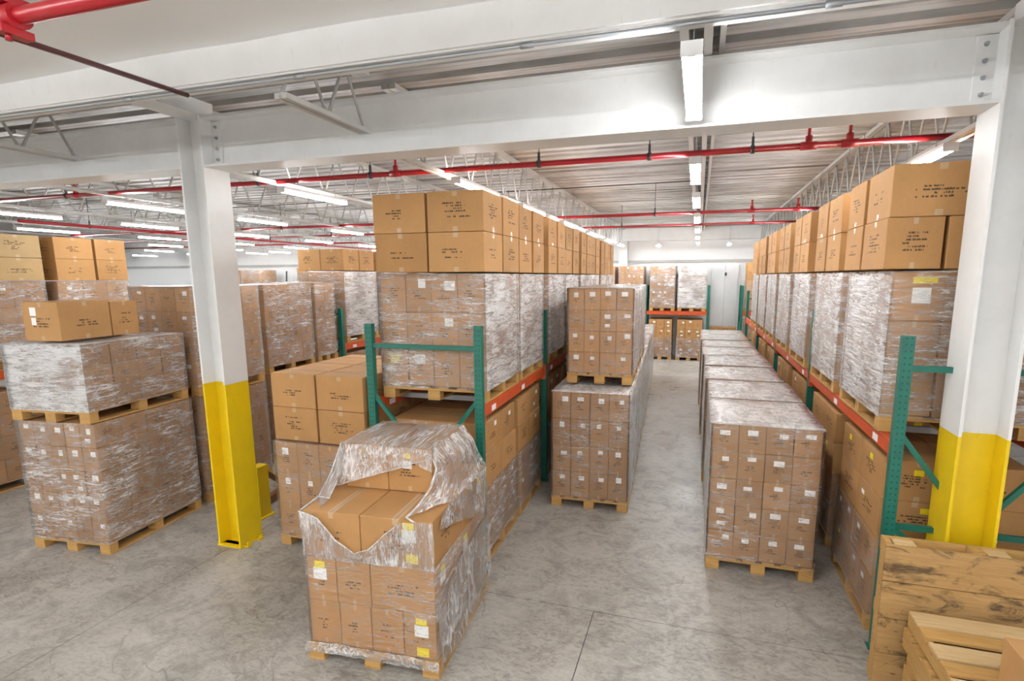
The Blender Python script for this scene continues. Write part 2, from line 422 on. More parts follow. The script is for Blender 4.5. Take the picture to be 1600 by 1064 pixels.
joist(2.1, 4.85, 21.55, 4.26, J, 'open-web roof joist running back above the right rack')
joist(-2.95, 4.85, 21.55, 4.28, J, 'open-web roof joist running back above the left rack')
joist(-5.35, 5.0, 21.55, 4.3, J, 'open-web roof joist running back from the left column')
joist(-8.35, 4.85, 21.55, 4.3, J, 'open-web roof joist far left, above the double-stacked loads')
joist(-11.3, 4.85, 21.55, 4.3, J, 'open-web roof joist above the leftmost rack')
joist(-14.4, 4.85, 21.55, 4.3, J, 'open-web roof joist beyond the leftmost rack')
joist(-17.5, 4.85, 21.55, 4.3, J, 'open-web roof joist farthest to the left')
joist(-3.0, 3.45, 4.5, 4.4, J, 'short roof joist in front of the long girder, left of centre', .5)
joist(-6.75, 3.45, 4.5, 4.4, J, 'short roof joist at the far left in front of the girder', .5)
# tie beam over the left column, end stub over the right one
t = empty('tie_beam', (-5.1, 3.42, 4.74)); tag(t, 'short white tie beam on top of the left column', 'beam')
obj('flange', B().box(-.16, .16, 0, 1.4, 0, .02).mesh('flange', 'white_steel'), t)
obj('web', B().box(-.01, .01, 0, 1.4, .02, .2).mesh('web', 'white_steel'), t)
t = empty('tie_beam', (2.02, 3.42, 4.74)); tag(t, 'short white tie beam above the right column, cut by the frame', 'beam')
obj('flange', B().box(-.1, .1, 0, 1.4, 0, .02).mesh('flange', 'white_steel'), t)
obj('web', B().box(-.01, .01, 0, 1.4, .02, .2).mesh('web', 'white_steel'), t)
# deck purlin that carries the lamps of the middle aisle
t = empty('lamp_channel', (0, 3.42, 4.3)); tag(t, 'long twin-rail white channel carrying the lamps along the middle aisle', 'channel')
for x in (-.17, -.01): obj('rail', B().box(x-.03, x+.03, 0, 18.1, .44, .64).mesh('rail', 'white_steel'), t)
obj('rail', B().box(.07, .11, 0, 18.1, .5, .64).mesh('rail', 'white_steel'), t)
# bridging angles across the joists
for k, (y, z) in enumerate(((7.3, 4.86), (9.6, 4.86), (12.6, 4.86), (15.6, 4.86), (18.6, 4.86))):
    tag(obj('bridging_bar', B().box(-17.5, -.28, y-.02, y+.02, z, z+.04).mesh('bridging_bar', 'joist_steel')),
        'thin bridging bar across the joists, %s one behind the girder' % ORD[k], 'bar', 'roof bridging bars')

# ------------------------------------------------------------------ strip lights
def lamp_parts():
    h = B().box(-.055, .055, 0, 1.24, .028, .06).box(-.02, .02, 0, 1.24, 0, .028)
    hm = h.mesh('housing', 'lamp_housing')
    tm = B().tube((0, .03, 0), (0, 1.21, 0), .013, 8).mesh('tube', 'tube_glow')
    em = B().box(-.058, .058, -.01, 0, -.014, .062).mesh('end_plate', 'lamp_housing')
    return hm, tm, em
LH, LT, LE = lamp_parts()
def strip_light(x, y, z, label, zt=4.945):
    t = empty('strip_light', (x, y, z)); tag(t, label, 'lamp', 'fluorescent strip lights')
    obj('housing', LH, t)
    for sx in (-.037, .037): obj('tube', LT, t, (sx, 0, .006))
    obj('end_plate', LE, t); obj('end_plate', LE, t, (0, 1.252, 0))
    wm = cached('hw%.2f%.2f' % (z, zt), lambda: B().tube((0, 0, .06), (0, 0, zt-z), .004, 5).mesh('wire', 'galvanized'))
    for y in (.32, 1.05): obj('hanger_wire', wm, t, (0, y, 0))
rows = [(-.09, 'middle-aisle lamp row', [3.16, 5.72, 8.1, 10.75, 13.4, 16.0, 18.6]),
        (2.02, 'lamp row above the right rack', [5.66, 8.1, 10.75, 13.4, 16.0, 18.6]),
        (-2.7, 'lamp row above the left rack', [5.8, 8.1, 10.75, 13.4, 16.0, 18.6]),
        (-5.05, 'lamp row behind the left column', [5.7, 8.1, 10.75, 13.4, 16.0, 18.6]),
        (-8.25, 'lamp row over the double-stacked loads', [5.8, 8.1, 10.75, 13.4, 16.0, 18.6]),
        (-11.2, 'lamp row over the leftmost rack', [5.8, 8.1, 10.75, 13.4, 16.0, 18.6]),
        (-14.3, 'lamp row beyond the leftmost rack', [8.1, 10.75, 13.4, 16.0, 18.6]),
        (-17.4, 'farthest left lamp row', [10.75, 13.4, 16.0, 18.6]),
        (-21., 'outermost lamp row, added towards the left wall', [13.4, 16., 18.6])]  # outermost row is added to brighten the far left of the back wall
for x, nm, yl in rows:
    for k, y in enumerate(yl):
        strip_light(x, y, 4.265 if y < 4 else 4.2 if x > -.5 and x < .5 else 4.165, 'white fluorescent strip light, %s of the %s' % (ORD[k], nm))
for q, x in enumerate((.95, -1.45, -4., -6.7, -9.7, -12.8, -16., -19.2, -22.6, -26., -29.5)):  # a few lamps hang here; the rest are added to brighten the wall
    strip_light(x, 19.2, 4.165, 'strip light in the mostly added row near the back wall, %s from the right' % ORD[q])
for r_, y in enumerate((-5.2, -2.8, -.5)):  # unseen fixtures added behind the camera to brighten the near bay
    for k in range(9):
        strip_light(-13.2+2.3*k, y, 4.5, 'added fill strip light under the near soffit, %s lamp of its %s row, unseen' % (ORD[k], ORD[r_]), 4.76)

# ------------------------------------------------------------------ sprinkler pipes
def pipe(name, label, a, b, r, mat, hang=(), tees=(), ztop=4.93):
    a, b = Vector(a), Vector(b)
    t = empty(name, a); tag(t, label, 'pipe', 'red sprinkler pipes')
    obj('pipe', B().tube((0, 0, 0), b-a, r, 12).mesh('pipe', mat), t)
    for s in hang:
        p = (b-a)*s
        h = obj('hanger', B().tube(p+Vector((0, 0, r)), (p.x, p.y, ztop-a.z), .006, 6).mesh('hanger', 'black_iron'), t)
        obj('clamp', B().tube(p-Vector((.02, 0, 0)), p+Vector((.02, 0, 0)), r*1.35, 10).box(p.x-.012, p.x+.012, p.y-.012, p.y+.012, p.z+r, p.z+r+.09).mesh('clamp', 'black_iron'), h)
    for s in tees:
        p = (b-a)*s
        te = obj('tee_fitting', B().tube(p-Vector((.07, 0, 0)), p+Vector((.07, 0, 0)), r*1.3, 12).tube(p, p+Vector((0, 0, r+.06)), r*1.05, 10).mesh('tee', mat), t)
        obj('sprinkler_head', B().tube(p+Vector((0, 0, r+.06)), p+Vector((0, 0, r+.15)), .016, 8).tube(p+Vector((0, 0, r+.15)), p+Vector((0, 0, r+.165)), .03, 10).mesh('head', mat), te)
    return t
def fx(x, x0, x1): return (x-x0)/(x1-x0)
pipe('sprinkler_pipe', 'bright red sprinkler pipe crossing just behind the long girder', (-16, 5.92, 4.33), (2.6, 5.92, 4.33), .03, 'red_pipe',
     [fx(x, -16, 2.6) for x in (-14, -9.2, -5.6, -3.9, -1.75, -.55, .45)], [fx(x, -16, 2.6) for x in (-9.0, -3.55, .95, 1.3)])
pipe('sprinkler_pipe', 'red sprinkler pipe crossing at mid depth, second one back', (-18, 11.2, 4.32), (2.4, 11.2, 4.32), .03, 'red_pipe',
     [fx(x, -18, 2.4) for x in (-15, -10, -7, -4, -.9)], [fx(x, -18, 2.4) for x in (.9, 1.7)])
pipe('sprinkler_pipe', 'thin red sprinkler pipe crossing near the back wall', (-20, 14.4, 4.38), (2.5, 14.4, 4.38), .026, 'red_pipe',
     [fx(x, -20, 2.5) for x in (-16, -11, -6, -2)], [fx(x, -20, 2.5) for x in (-4, 1.2)])
pipe('sprinkler_pipe', 'dim red sprinkler pipe on the far left, close to the back wall', (-26, 17.6, 4.38), (-5, 17.6, 4.38), .03, 'red_pipe', [.2, .4, .6, .8], [.3, .7])
pipe('sprinkler_pipe', 'red sprinkler pipe running back along the far left', (-12.6, 7.2, 4.2), (-12.6, 20, 4.2), .03, 'red_pipe', [.1, .3, .5, .7, .9])
t = pipe('sprinkler_pipe', 'thick red pipe with bolted coupling in the top left corner', (-8, 1.83, 4.3), (1.5, 1.92, 4.3), .036, 'red_pipe', [.05, .9], (), 4.6)
cp = B().tube((4.84, .045, 0), (4.94, .047, 0), .056, 14); cp.box(4.86, 4.92, -.02, .11, -.085, -.05); cp.box(4.86, 4.92, -.02, .11, .05, .085)
ce = obj('coupling', cp.mesh('coupling', 'red_pipe'), t)
obj('bolt', B().tube((4.89, .02, -.075), (4.89, .02, -.11), .014, 8).mesh('bolt', 'red_pipe'), ce)
pipe('branch_pipe', 'thin dark red branch pipe running from the top left corner to the edge beam', (-3.5, .6, 4.32), (-3.64, 3.24, 4.42), .017, 'dark_pipe', [.3], (), 4.6)
tag(obj('cable', B().tube((-12, 10.2, 4.7), (-.2, 9.6, 4.66), .01, 6).mesh('cable', 'black_iron')), 'dark cable strung under the roof deck at mid depth', 'cable')

# ------------------------------------------------------------------ cartons, pallets, wrap
def carton_mesh(sx, sy, sz, mat):
    sx, sy, sz = round(sx, 3), round(sy, 3), round(sz, 3)
    def mk():
        b = B().box(-sx/2, sx/2, -sy/2, sy/2, 0, sz).bevel(min(.0045, sx*.03))
        bm = b.bm; bmesh.ops.recalc_face_normals(bm, faces=list(bm.faces)); uv = bm.loops.layers.uv.new('UVMap')
        for f in bm.faces:
            n = f.normal; ax = max(range(3), key=lambda i: abs(n[i])+(.001 if i == 2 else 0))
            for l in f.loops:
                p = l.vert.co; e = lambda q: min(max(q, .0005), .9995)
                if ax == 1: q = (e(p.x/sx+.5) if n.y < 0 else e(.5-p.x/sx), e(p.z/sz))
                elif ax == 0: q = (1+(e(p.y/sy+.5) if n.x > 0 else e(.5-p.y/sy)), e(p.z/sz))
                else: q = (2+e(p.x/sx+.5), e(p.y/sy+.5)) if sx < sy else (2+e(p.y/sy+.5), e(p.x/sx+.5))
                l[uv].uv = q
        return b.mesh('carton', mat)
    return cached(('carton', sx, sy, sz, mat), mk)
def label_mesh(lw, lh, mat):
    return cached(('label', lw, lh, mat), lambda: B().box(-lw/2, lw/2, -.0015, 0, -lh/2, lh/2).mesh('shipping_label', mat))
def stick(carton, sx, sy, sz, face, u, v, lw=.075, lh=.05, mat='white_label'):
    me = label_mesh(lw, lh, mat)
    if face == 'F': loc, rz = (u*sx/2, -sy/2-.0006, sz*v), 0
    elif face == 'B': loc, rz = (u*sx/2, sy/2+.0006, sz*v), math.pi
    elif face == 'R': loc, rz = (sx/2+.0006, u*sy/2, sz*v), math.pi/2
    else: loc, rz = (-sx/2-.0006, u*sy/2, sz*v), -math.pi/2
    return obj('shipping_label', me, carton, loc, rz)

def pallet(parent, W, D, split=True, name='pallet', mat='pallet_wood', z=0., top=False, loc=None, rz=0.):
    H = .145
    lo = loc or (0, 0, z)
    if not split:
        def mk():
            b = B()
            for k in range(6):
                x = -W/2+.055+k*(W-.11)/5; b.box(x-.055, x+.055, -D/2, D/2, H-.02, H)
            for k in range(3):
                y = -D/2+.05+k*(D-.1)/2; b.box(-W/2, W/2, y-.05, y+.05, H-.042, H-.02)
                for q in range(3):
                    x = -W/2+.07+q*(W-.14)/2; b.box(x-.07, x+.07, y-.05, y+.05, .02, H-.042)
            for q in range(3):
                x = -W/2+.07+q*(W-.14)/2; b.box(x-.069, x+.069, -D/2, D/2, 0, .02)
            return b.mesh('pallet', mat)
        o = obj(name, cached(('pal', round(W, 2), round(D, 2), mat), mk), parent, lo, rz); o['grain_y'] = 1.; return o
    def rails():
        b = B()
        for k in range(3):
            y = -D/2+.05+k*(D-.1)/2; b.box(-W/2, W/2, y-.05, y+.05, H-.042, H-.02)
        return b.mesh('pallet_rails', mat)
    p = obj(name, cached(('rails', round(W, 2), round(D, 2), mat), rails), parent, lo, rz)
    db = boxmesh('deck_board', .12, D, .02, mat, .002); bl = boxmesh('block', .14, .1, .083, mat, .003); bb = boxmesh('bottom_board', .138, D, .02, mat, .002)
    for k in range(6):
        o = obj('deck_board', db, p, (-W/2+.06+k*(W-.12)/5, 0, H-.02)); o['grain_y'] = 1.
    for k in range(3):
        for q in range(3): obj('block', bl, p, (-W/2+.07+q*(W-.14)/2, -D/2+.05+k*(D-.1)/2, .02))
    for q in range(3):
        o = obj('bottom_board', bb, p, (-W/2+.07+q*(W-.14)/2, 0, 0)); o['grain_y'] = 1.
    return p

def wrap_mesh(W, D, z0, z1, top, mats, seed, rows=None):
    rn = random.Random(seed); b = B(); off = .012
    n = 10; pts = []; sid = []
    cs = [(-1, -1), (1, -1), (1, 1), (-1, 1)]
    for c in range(4):
        a, e = Vector(cs[c]), Vector(cs[(c+1) % 4])
        for k in range(n):
            f = k/n; q = a.lerp(e, f); pts.append(Vector((q.x*(W/2+off), q.y*(D/2+off), 0))); sid.append(c)
    m = max(5, int((z1-z0)/.085)); ring = []
    for j in range(m+1):
        z = z0+(z1-z0)*j/m; r_ = []
        for k, p in enumerate(pts):
            nn = mnoise.noise(Vector((p.x*2.2+seed, p.y*2.2, z*7)))*.006
            d = Vector((p.x, p.y, 0)).normalized()
            corner = (k % n == 0)
            r_.append(b.bm.verts.new((p.x+d.x*(nn+(-.006 if corner else 0)), p.y+d.y*(nn+(-.006 if corner else 0)), z+.006*rn.uniform(-1, 1)*(0 < j < m))))
        ring.append(r_)
    N = len(pts)
    for j in range(m):
        for k in range(N):
            f = b.bm.faces.new((ring[j][k], ring[j][(k+1) % N], ring[j+1][(k+1) % N], ring[j+1][k])); f.smooth = True
            f.material_index = 0 if sid[k] in (0, 2) else 1
    if top:
        g = {}
        for i in range(n+1):
            for j in range(n+1):
                if i in (0, n) or j in (0, n):
                    if j == 0: v = ring[m][i % N]
                    elif i == n: v = ring[m][n+j] if n+j < N else ring[m][0]
                    elif j == n: v = ring[m][2*n+(n-i)]
                    else: v = ring[m][3*n+(n-j)]
                else:
                    x = -W/2+W*i/n; y = -D/2+D*j/n
                    v = b.bm.verts.new((x, y, z1+.005+.008*mnoise.noise(Vector((x*4+seed, y*4, 1)))))
                g[i, j] = v
        for i in range(n):
            for j in range(n):
                f = b.bm.faces.new((g[i, j], g[i+1, j], g[i+1, j+1], g[i, j+1])); f.smooth = True; f.material_index = 2
    return b.mesh('stretch_wrap', mats)

NLOAD = [0]
def load(x0, x1, y0, y1, z0, layers, label, group=None, yaw=0., split=False, wrap=('film_medium', 'film_medium', None), wz=None,
         mat='kraft_brown', mats=None, stick_faces='', stick_p=.9, faces='FBLRT', lab=(.07, .05), yellow=0., name='pallet_load', jit=.004, tt=None):
    NLOAD[0] += 1; seed = NLOAD[0]*3.7; rn = random.Random(NLOAD[0]*7+1)
    xc, yc, W, D = (x0+x1)/2, (y0+y1)/2, x1-x0, y1-y0
    t = empty(name, (xc, yc, z0), R(yaw)); tag(t, label, 'pallet load', group)
    pallet(t, W, D, split)
    z = .147; nl = len(layers)
    cw, cdp = W-.02, D-.02
    for li, (h, nx, ny) in enumerate(layers):
        mt = mats[li] if mats else mat
        sx, sy = cw/nx-.005, cdp/ny-.005; me = carton_mesh(sx, sy, h-.003, mt)
        for i in range(nx):
            for j in range(ny):
                on = []
                if j == 0 and 'F' in faces: on.append('F')
                if j == ny-1 and 'B' in faces: on.append('B')
                if i == 0 and 'L' in faces: on.append('L')
                if i == nx-1 and 'R' in faces: on.append('R')
                if li == nl-1 and 'T' in faces: on.append('T')
                if not on: continue
                c = obj('carton', me, t, (-cw/2+(i+.5)*cw/nx+rn.uniform(-jit, jit), -cdp/2+(j+.5)*cdp/ny+rn.uniform(-jit, jit), z))
                for f in on:
                    if f in stick_faces and rn.random() < stick_p:
                        stick(c, sx, sy, h-.003, f, rn.uniform(-.15, .45), rn.uniform(.68, .8), lab[0]*rn.uniform(.75, 1.2), lab[1]*rn.uniform(.8, 1.2), 'yellow_label' if rn.random() < yellow else 'white_label')
                        if rn.random() < .12: stick(c, sx, sy, h-.003, f, rn.uniform(-.2, .4), rn.uniform(.25, .35), lab[0], lab[1]*.8)
        z += h
    if wrap:
        w0, w1 = wz or (.128, z)
        m3 = [wrap[0], wrap[1], wrap[2] or wrap[0]]
        obj('stretch_wrap', wrap_mesh(W-.004, D-.004, w0, w1+.004, bool(wrap[2]), m3, seed), t)
    t['top'] = z
    return t

def loose(x0, x1, y0, y1, z0, h, label, group, mat='kraft', yaw=0., stk=None):
    sx, sy = x1-x0, y1-y0
    o = obj('carton', carton_mesh(sx, sy, h, mat), None, ((x0+x1)/2, (y0+y1)/2, z0), R(yaw))
    tag(o, label, 'carton', group)
    for s in (stk or []): stick(o, sx, sy, h, *s)
    return o

# ------------------------------------------------------------------ racks
def rack(label, x0, x1, ys_, ztop, zb, mat='green_post', bmat='orange_steel', flip=False, skew=0., fancy=True, brace=((2.39,), (1.1,))):
    """depth x0..x1, upright frames at each y in ys_; beams run along y on both sides at height zb (top)"""
    t = empty('pallet_rack', ((x0+x1)/2, ys_[0], 0), R(skew)); tag(t, label, 'rack')
    xa, xb = -(x1-x0)/2, (x1-x0)/2
    for y in ys_:
        yy = y-ys_[0]
        hb = cached(('hbrace', round(xb, 3)), lambda: B().bar((xa, 0, 0), (xb, 0, 0), .035, .045).mesh('horizontal_brace', 'green_steel'))
        fr = obj('upright_frame', hb, t, (0, yy, .2))
        for zq in (2.39, 1.1): obj('horizontal_brace', hb, fr, (0, 0, zq-.2))
        pm = cached(('post', mat, ztop), lambda: B().box(-.04, .04, -.035, .035, 0, ztop).mesh('post', mat))
        for x in (xa, xb):
            obj('post', pm, fr, (x, 0, -.2))
            obj('foot_plate', boxmesh('foot_plate', .13, .1, .008, 'green_steel'), fr, (x, 0, -.2))
        for sd in (xa, xb):
            q = .03 if sd < 0 else -.03
            obj('diagonal_brace', B().bar((sd+q, 0, 1.65), (sd*.12, 0, 1.02), .03, .04).mesh('brace', 'green_steel'), fr)
        obj('diagonal_brace', B().bar((xa+.03, 0, .88), (xb-.03, 0, .05), .03, .04).mesh('brace', 'green_steel'), fr)
    for a, c in zip(ys_, ys_[1:]):
        ya, yb = a-ys_[0]+.037, c-ys_[0]-.037
        for x in (xa, xb):
            bmn = obj('beam', B().box(x-.025, x+.025, ya, yb, zb-.13, zb).box(x-.028, x+.028, ya, yb, zb-.045, zb-.03).mesh('beam', bmat), t)
            for ye in (ya, yb):
                s = 1 if ye == ya else -1
                obj('connector', B().box(x-.032, x+.032, min(ye, ye+s*.045), max(ye, ye+s*.045), zb-.2, zb+.02).mesh('connector', bmat), bmn)
            for q in (.12, .55):
                yq = ya+(yb-ya)*q; sx = .0285
                obj('beam_label', B().box(x-sx-.001, x+sx+.001, yq-.06, yq+.06, zb-.115, zb-.055).mesh('beam_label', 'white_label'), bmn)
        for k in range(3):
            yq = ya+(yb-ya)*(k+.5)/3
            obj('cross_bar', B().box(xa+.026, xb-.026, yq-.02, yq+.02, zb-.06, zb-.005).mesh('cross_bar', 'galvanized'), t)
    return t
ZB = 1.80
rack('green and orange pallet rack left of the middle aisle, in the centre', -3.29, -2.07, [4.85, 7.5, 10.15, 12.8, 15.45], 2.62, ZB, skew=1.7)
rack('green and orange pallet rack along the right side of the aisle', 1.55, 2.68, [4.72, 8.02, 11.32, 14.62, 17.92], 2.64, ZB, skew=.3)
rack('pallet rack farther back, behind the tan carton stack', -7.8, -6.7, [8.9, 11.7, 14.5], 2.5, ZB)
rack('leftmost pallet rack, at the left edge behind the double stack', -10.75, -9.62, [3.9, 7.2], 2.5, ZB-.02)

o = obj('inspection_tag', B().box(-.032, .032, -.002, 0, 0, .09).mesh('tag', 'yellow_label')); o.parent = [q for q in bpy.data.objects if q.name == 'pallet_rack'][0]; o.location = (.61, -.0365, .42)
# ---- right rack
sk = lambda x, y, y0, a: x-math.tan(R(a))*(y-y0)
G = 'wrapped loads on the right rack'
RU = [5.0, 6.55, 8.25, 9.85, 11.5, 13.1, 14.75]
for k, y in enumerate(RU):
    dx = -math.tan(R(.3))*(y-4.72); D = 1.28
    ru = load(1.49+dx, 2.6+dx, y, y+D, ZB+.002, [(.393, 3, 3)]*3, 'wrapped carton load on the orange beam of the right rack, %s from the near end' % ORD[k], G,
         yaw=.3, split=k < 4, wrap=('film_medium', 'film_heavy_sheen', 'film_light'), mat='kraft', stick_faces='', jit=.006)
    if k == 0:
        c0 = [c for c in ru.children if c.name.startswith('carton') and c.location.y < -.3 and c.location.z > .85 and c.location.x < -.2][0]
        stick(c0, .355, .415, .39, 'F', .1, .52, .13, .125); stick(c0, .355, .415, .39, 'F', .2, .83, .17, .05, 'yellow_label')
    zt = ZB+.002+.147+3*.393+.02
    for lv in range(2):
        for q in range(2):
            ya, yb = (y+.01, y+.66) if q == 0 else (y+.70+.02*lv, y+1.27)
            nx = [(1.44, 1.84), (1.845, 2.22), (2.225, 2.59)] if lv == 0 and k == 0 else [(1.46, 2.02), (2.03, 2.59)]
            if k == 0 and lv == 1: nx = [(1.45, 2.12), (2.13, 2.6)]
            for i, (xa, xb) in enumerate(nx):
                if i > 1: continue
                jx = RND.uniform(-.004, .004)-.015*(i == 0); jy = RND.uniform(-.01, .01)
                loose(xa+dx+jx, xb+dx+jx-.006, ya+jy+.01, yb+jy-.012, zt+lv*.408, .404,
                      '%s %s %s brown carton atop the %s load of the right rack' % (('lower', 'upper')[lv], ('near', 'far')[q], ('aisle-side', 'wall-side')[i], ORD[k]),
                      'loose cartons on top of the right rack', 'kraft')
for k, y in enumerate(RU):
    dx = -math.tan(R(.3))*(y-4.72)
    load(1.53+dx, 2.6+dx, y-.05, y+1.2, 0, [(.36, 4, 4), (.36, 4, 4), (.36, 2, 2), (.35, 2, 2)], 'floor load under the right rack beam, %s from the near end' % ORD[k],
         'floor loads under the right rack', yaw=.3, split=k < 2, wrap=('film_light', 'film_light', None), wz=(.1, .87), mats=['kraft_brown', 'kraft_brown', 'kraft', 'kraft'],
         stick_faces='FL', stick_p=.7 if k < 3 else .4, yellow=.35, jit=.008)
# ---- right floor row
for k in range(8):
    y = 5.62+1.275*k; dx = -.011*(y-5.62)+(.012 if k % 2 else -.008)
    load(.2+dx, 1.25+dx, y, y+1.17, 0, [(.29 if k % 3 else .291, 4, 4)]*5, 'wrapped load in the right aisle row, %s from the near end' % ORD[k], 'wrapped floor row right of the aisle',
         split=k < 2, wrap=('film_light', 'film_heavy_sheen', 'film_sheet'), mat='kraft_brown', stick_faces='FL' if k < 3 else '', faces='FBLRT' if k == 0 else 'LRT', lab=(.085, .05))
# ---- left rack
def lx(y): return -math.tan(R(1.7))*(y-4.85)
LU = [4.99, 6.2, 7.66, 8.86, 10.31, 11.51, 12.96, 14.16]
for k, y in enumerate(LU):
    dx = lx(y); D = 1.13
    load(-3.26+dx, -2.06+dx, y, y+D, ZB+.002, [(.393, 4, 4)]*3, 'wrapped carton load on the orange beam of the left rack, %s from the near end' % ORD[k], 'wrapped loads on the left rack',
         yaw=1.7, split=k < 3, wrap=('film_medium', 'film_heavy_sheen', 'film_light'), mat='kraft', stick_faces='F' if k == 0 else '', stick_p=.35, yellow=.6, lab=(.1, .09), jit=.006)
    zt = ZB+.002+.147+3*.393+.02
    for lv in range(2):
        for q in range(2):
            for i, (xa, xb) in enumerate(((-3.29, -2.69), (-2.66, -2.05))):
                jx = RND.uniform(-.006, .006); jy = RND.uniform(-.008, .008)
                loose(xa+dx+jx, xb+dx+jx, y+.02+q*.555+jy*.3, y+.565+q*.555+jy*.3, zt+lv*.4, .396,
                      '%s %s %s brown carton atop the %s load of the left rack' % (('lower', 'upper')[lv], ('near', 'far')[q], ('left-hand', 'aisle-side')[i], ORD[k]),
                      'loose cartons on top of the left rack', 'kraft', 1.7 if k else .8)
for k, y in enumerate(LU[:6]):
    dx = lx(y)
    load(-3.2+dx, -2.09+dx, y+.01, y+1.12, 0, [(.36, 4, 3), (.36, 4, 3), (.36, 2, 2), (.34, 2, 2)], 'floor load under the left rack beam, %s from the near end' % ORD[k],
         'floor loads under the left rack', yaw=1.7, split=k < 2, wrap=('film_light', 'film_medium', None), wz=(.12, .87), mats=['kraft_brown', 'kraft_brown', 'kraft', 'kraft'], stick_faces='R', stick_p=.6, jit=.01)
# ---- centre row
for k in range(9):
    y = 6.7+1.16*k; dx = -.05*(y-6.7)
    load(-1.83+dx, -.8+dx, y, y+1.1, 0, [(.362, 4, 3)]*4, 'wrapped load standing on the floor in the centre row, %s from the near end' % ORD[k], 'floor loads of the centre row', yaw=2,
         split=k < 1, wrap=('film_light', 'film_heavy_sheen', 'film_sheet'), mat='kraft_brown', stick_faces='FR' if k < 2 else '', lab=(.07, .06), faces='FBLRT' if k == 0 else 'LRT')
for k in range(3):
    y = 7.17+1.1*k; dx = -.05*(y-7.17)
    load(-1.73+dx, -.83+dx, y, y+1.03, 1.632, [(.29, 4, 3)]*4, 'wrapped load stacked on top in the centre row, %s from the near end' % ORD[k], 'upper loads of the centre row', yaw=2,
         split=k < 1, wrap=('film_light', 'film_heavy_sheen', 'film_sheet'), mat='kraft', stick_faces='F' if k < 1 else '', lab=(.07, .055), faces='FBLRT' if k == 0 else 'LRT')
# ---- tan carton stack beside the hero load
t_ = load(-4.58, -3.37, 4.74, 6.25, 0, [(.37, 4, 4)]*3, 'pallet of cartons with large tan boxes on top, between left column and centre rack', None, yaw=0, split=True,
     wrap=('film_light', 'film_medium', 'film_light'), mat='kraft', stick_faces='F', stick_p=.6, lab=(.08, .07))
for lv in range(2):
    for j in range(3):
        for i in range(2):
            loose(-4.56+i*.605, -3.97+i*.605-(.0 if i else .01), 4.76+j*.495, 5.25+j*.495, 1.28+lv*.385, .38, 'large tan carton beside the yellow column, %s layer, %s row, %s one' % (('lower', 'upper')[lv], ('front', 'middle', 'back')[j], ('left', 'right')[i]), 'large tan cartons beside the column', 'kraft')
# ---- double stack at far left
load(-7.36, -6.3, 3.9, 5.2, 0, [(.276, 5, 4)]*5, 'lower wrapped load of the double stack at far left front', 'double stack at far left', yaw=6, split=True, wrap=('film_medium', 'film_medium', None), stick_faces='F', lab=(.07, .06), mat='kraft_brown')
load(-7.36, -6.3, 3.88, 5.18, 1.535, [(.238, 5, 4)]*3, 'upper wrapped load of the double stack at far left front', 'double stack at far left', yaw=6, split=True, wrap=('film_heavy_sheen', 'film_medium', 'film_sheet'), stick_faces='F', stick_p=.5, lab=(.07, .06), mat='kraft_brown')
loose(-7.03, -6.55, 3.93, 4.5, 2.43, .42, 'large carton lying on the wrapped double stack, front one of the pair', 'cartons on the double stack', 'kraft', 6, [('F', -.4, .75, .08, .09), ('F', -.4, .5, .06, .08)])
loose(-7.08, -6.6, 4.51, 4.85, 2.43, .40, 'carton lying on the wrapped double stack, rear one of the pair', 'cartons on the double stack', 'kraft', 6)
# ---- row behind it
for nm, x0, x1, y0, y1, tops in (('second', -7.45, -6.38, 5.4, 6.55, .33), ('third', -7.75, -6.68, 6.97, 8.07, .33), ('fourth', -7.75, -6.72, 8.22, 8.78, .335)):
    ny = 4 if y1-y0 > 1 else 2
    load(x0, x1, y0, y1, 0, [(.34, 4, ny)]*4, 'lower wrapped load, %s in the left row behind the double stack' % nm, 'left row floor loads', split=nm == 'second', wrap=('film_light', 'film_light', None), stick_faces='R', stick_p=.15, mat='kraft_brown')
    load(x0, x1, y0, y1, 1.515, [(tops, 4, ny)]*4, 'upper wrapped load, %s in the left row behind the double stack' % nm, 'left row upper loads', split=nm != 'fourth', wrap=('film_light', 'film_medium', 'film_sheet'), stick_faces='F', stick_p=.6, mat='kraft')
# ---- rack behind tan stack
for k, y in enumerate((9.05, 10.35, 11.85, 13.1)):
    load(-7.78, -6.68, y, y+1.1, ZB+.002, [(.42, 4, 3)]*3, 'wrapped load on the rack behind the tan cartons, %s from the near end' % ORD[k], 'loads on the rear left rack', wrap=('film_medium', 'film_heavy_sheen', None), mat='kraft')
    load(-7.7, -6.72, y, y+1.1, 0, [(.36, 3, 3)]*4, 'floor load under the rack behind the tan cartons, %s from the near end' % ORD[k], 'floor loads under the rear left rack', wrap=('film_light', 'film_light', None), mat='kraft_brown')
    for i in range(2):
        for q in range(2):
            loose(-7.76+i*.54, -7.23+i*.54, y+.02+q*.53, y+.53+q*.53, ZB+.171+3*.42, .42, '%s %s carton atop the %s load behind the tan stack' % (('near', 'far')[q], ('left', 'right')[i], ORD[k]), 'loose cartons on the rear left rack', 'kraft')
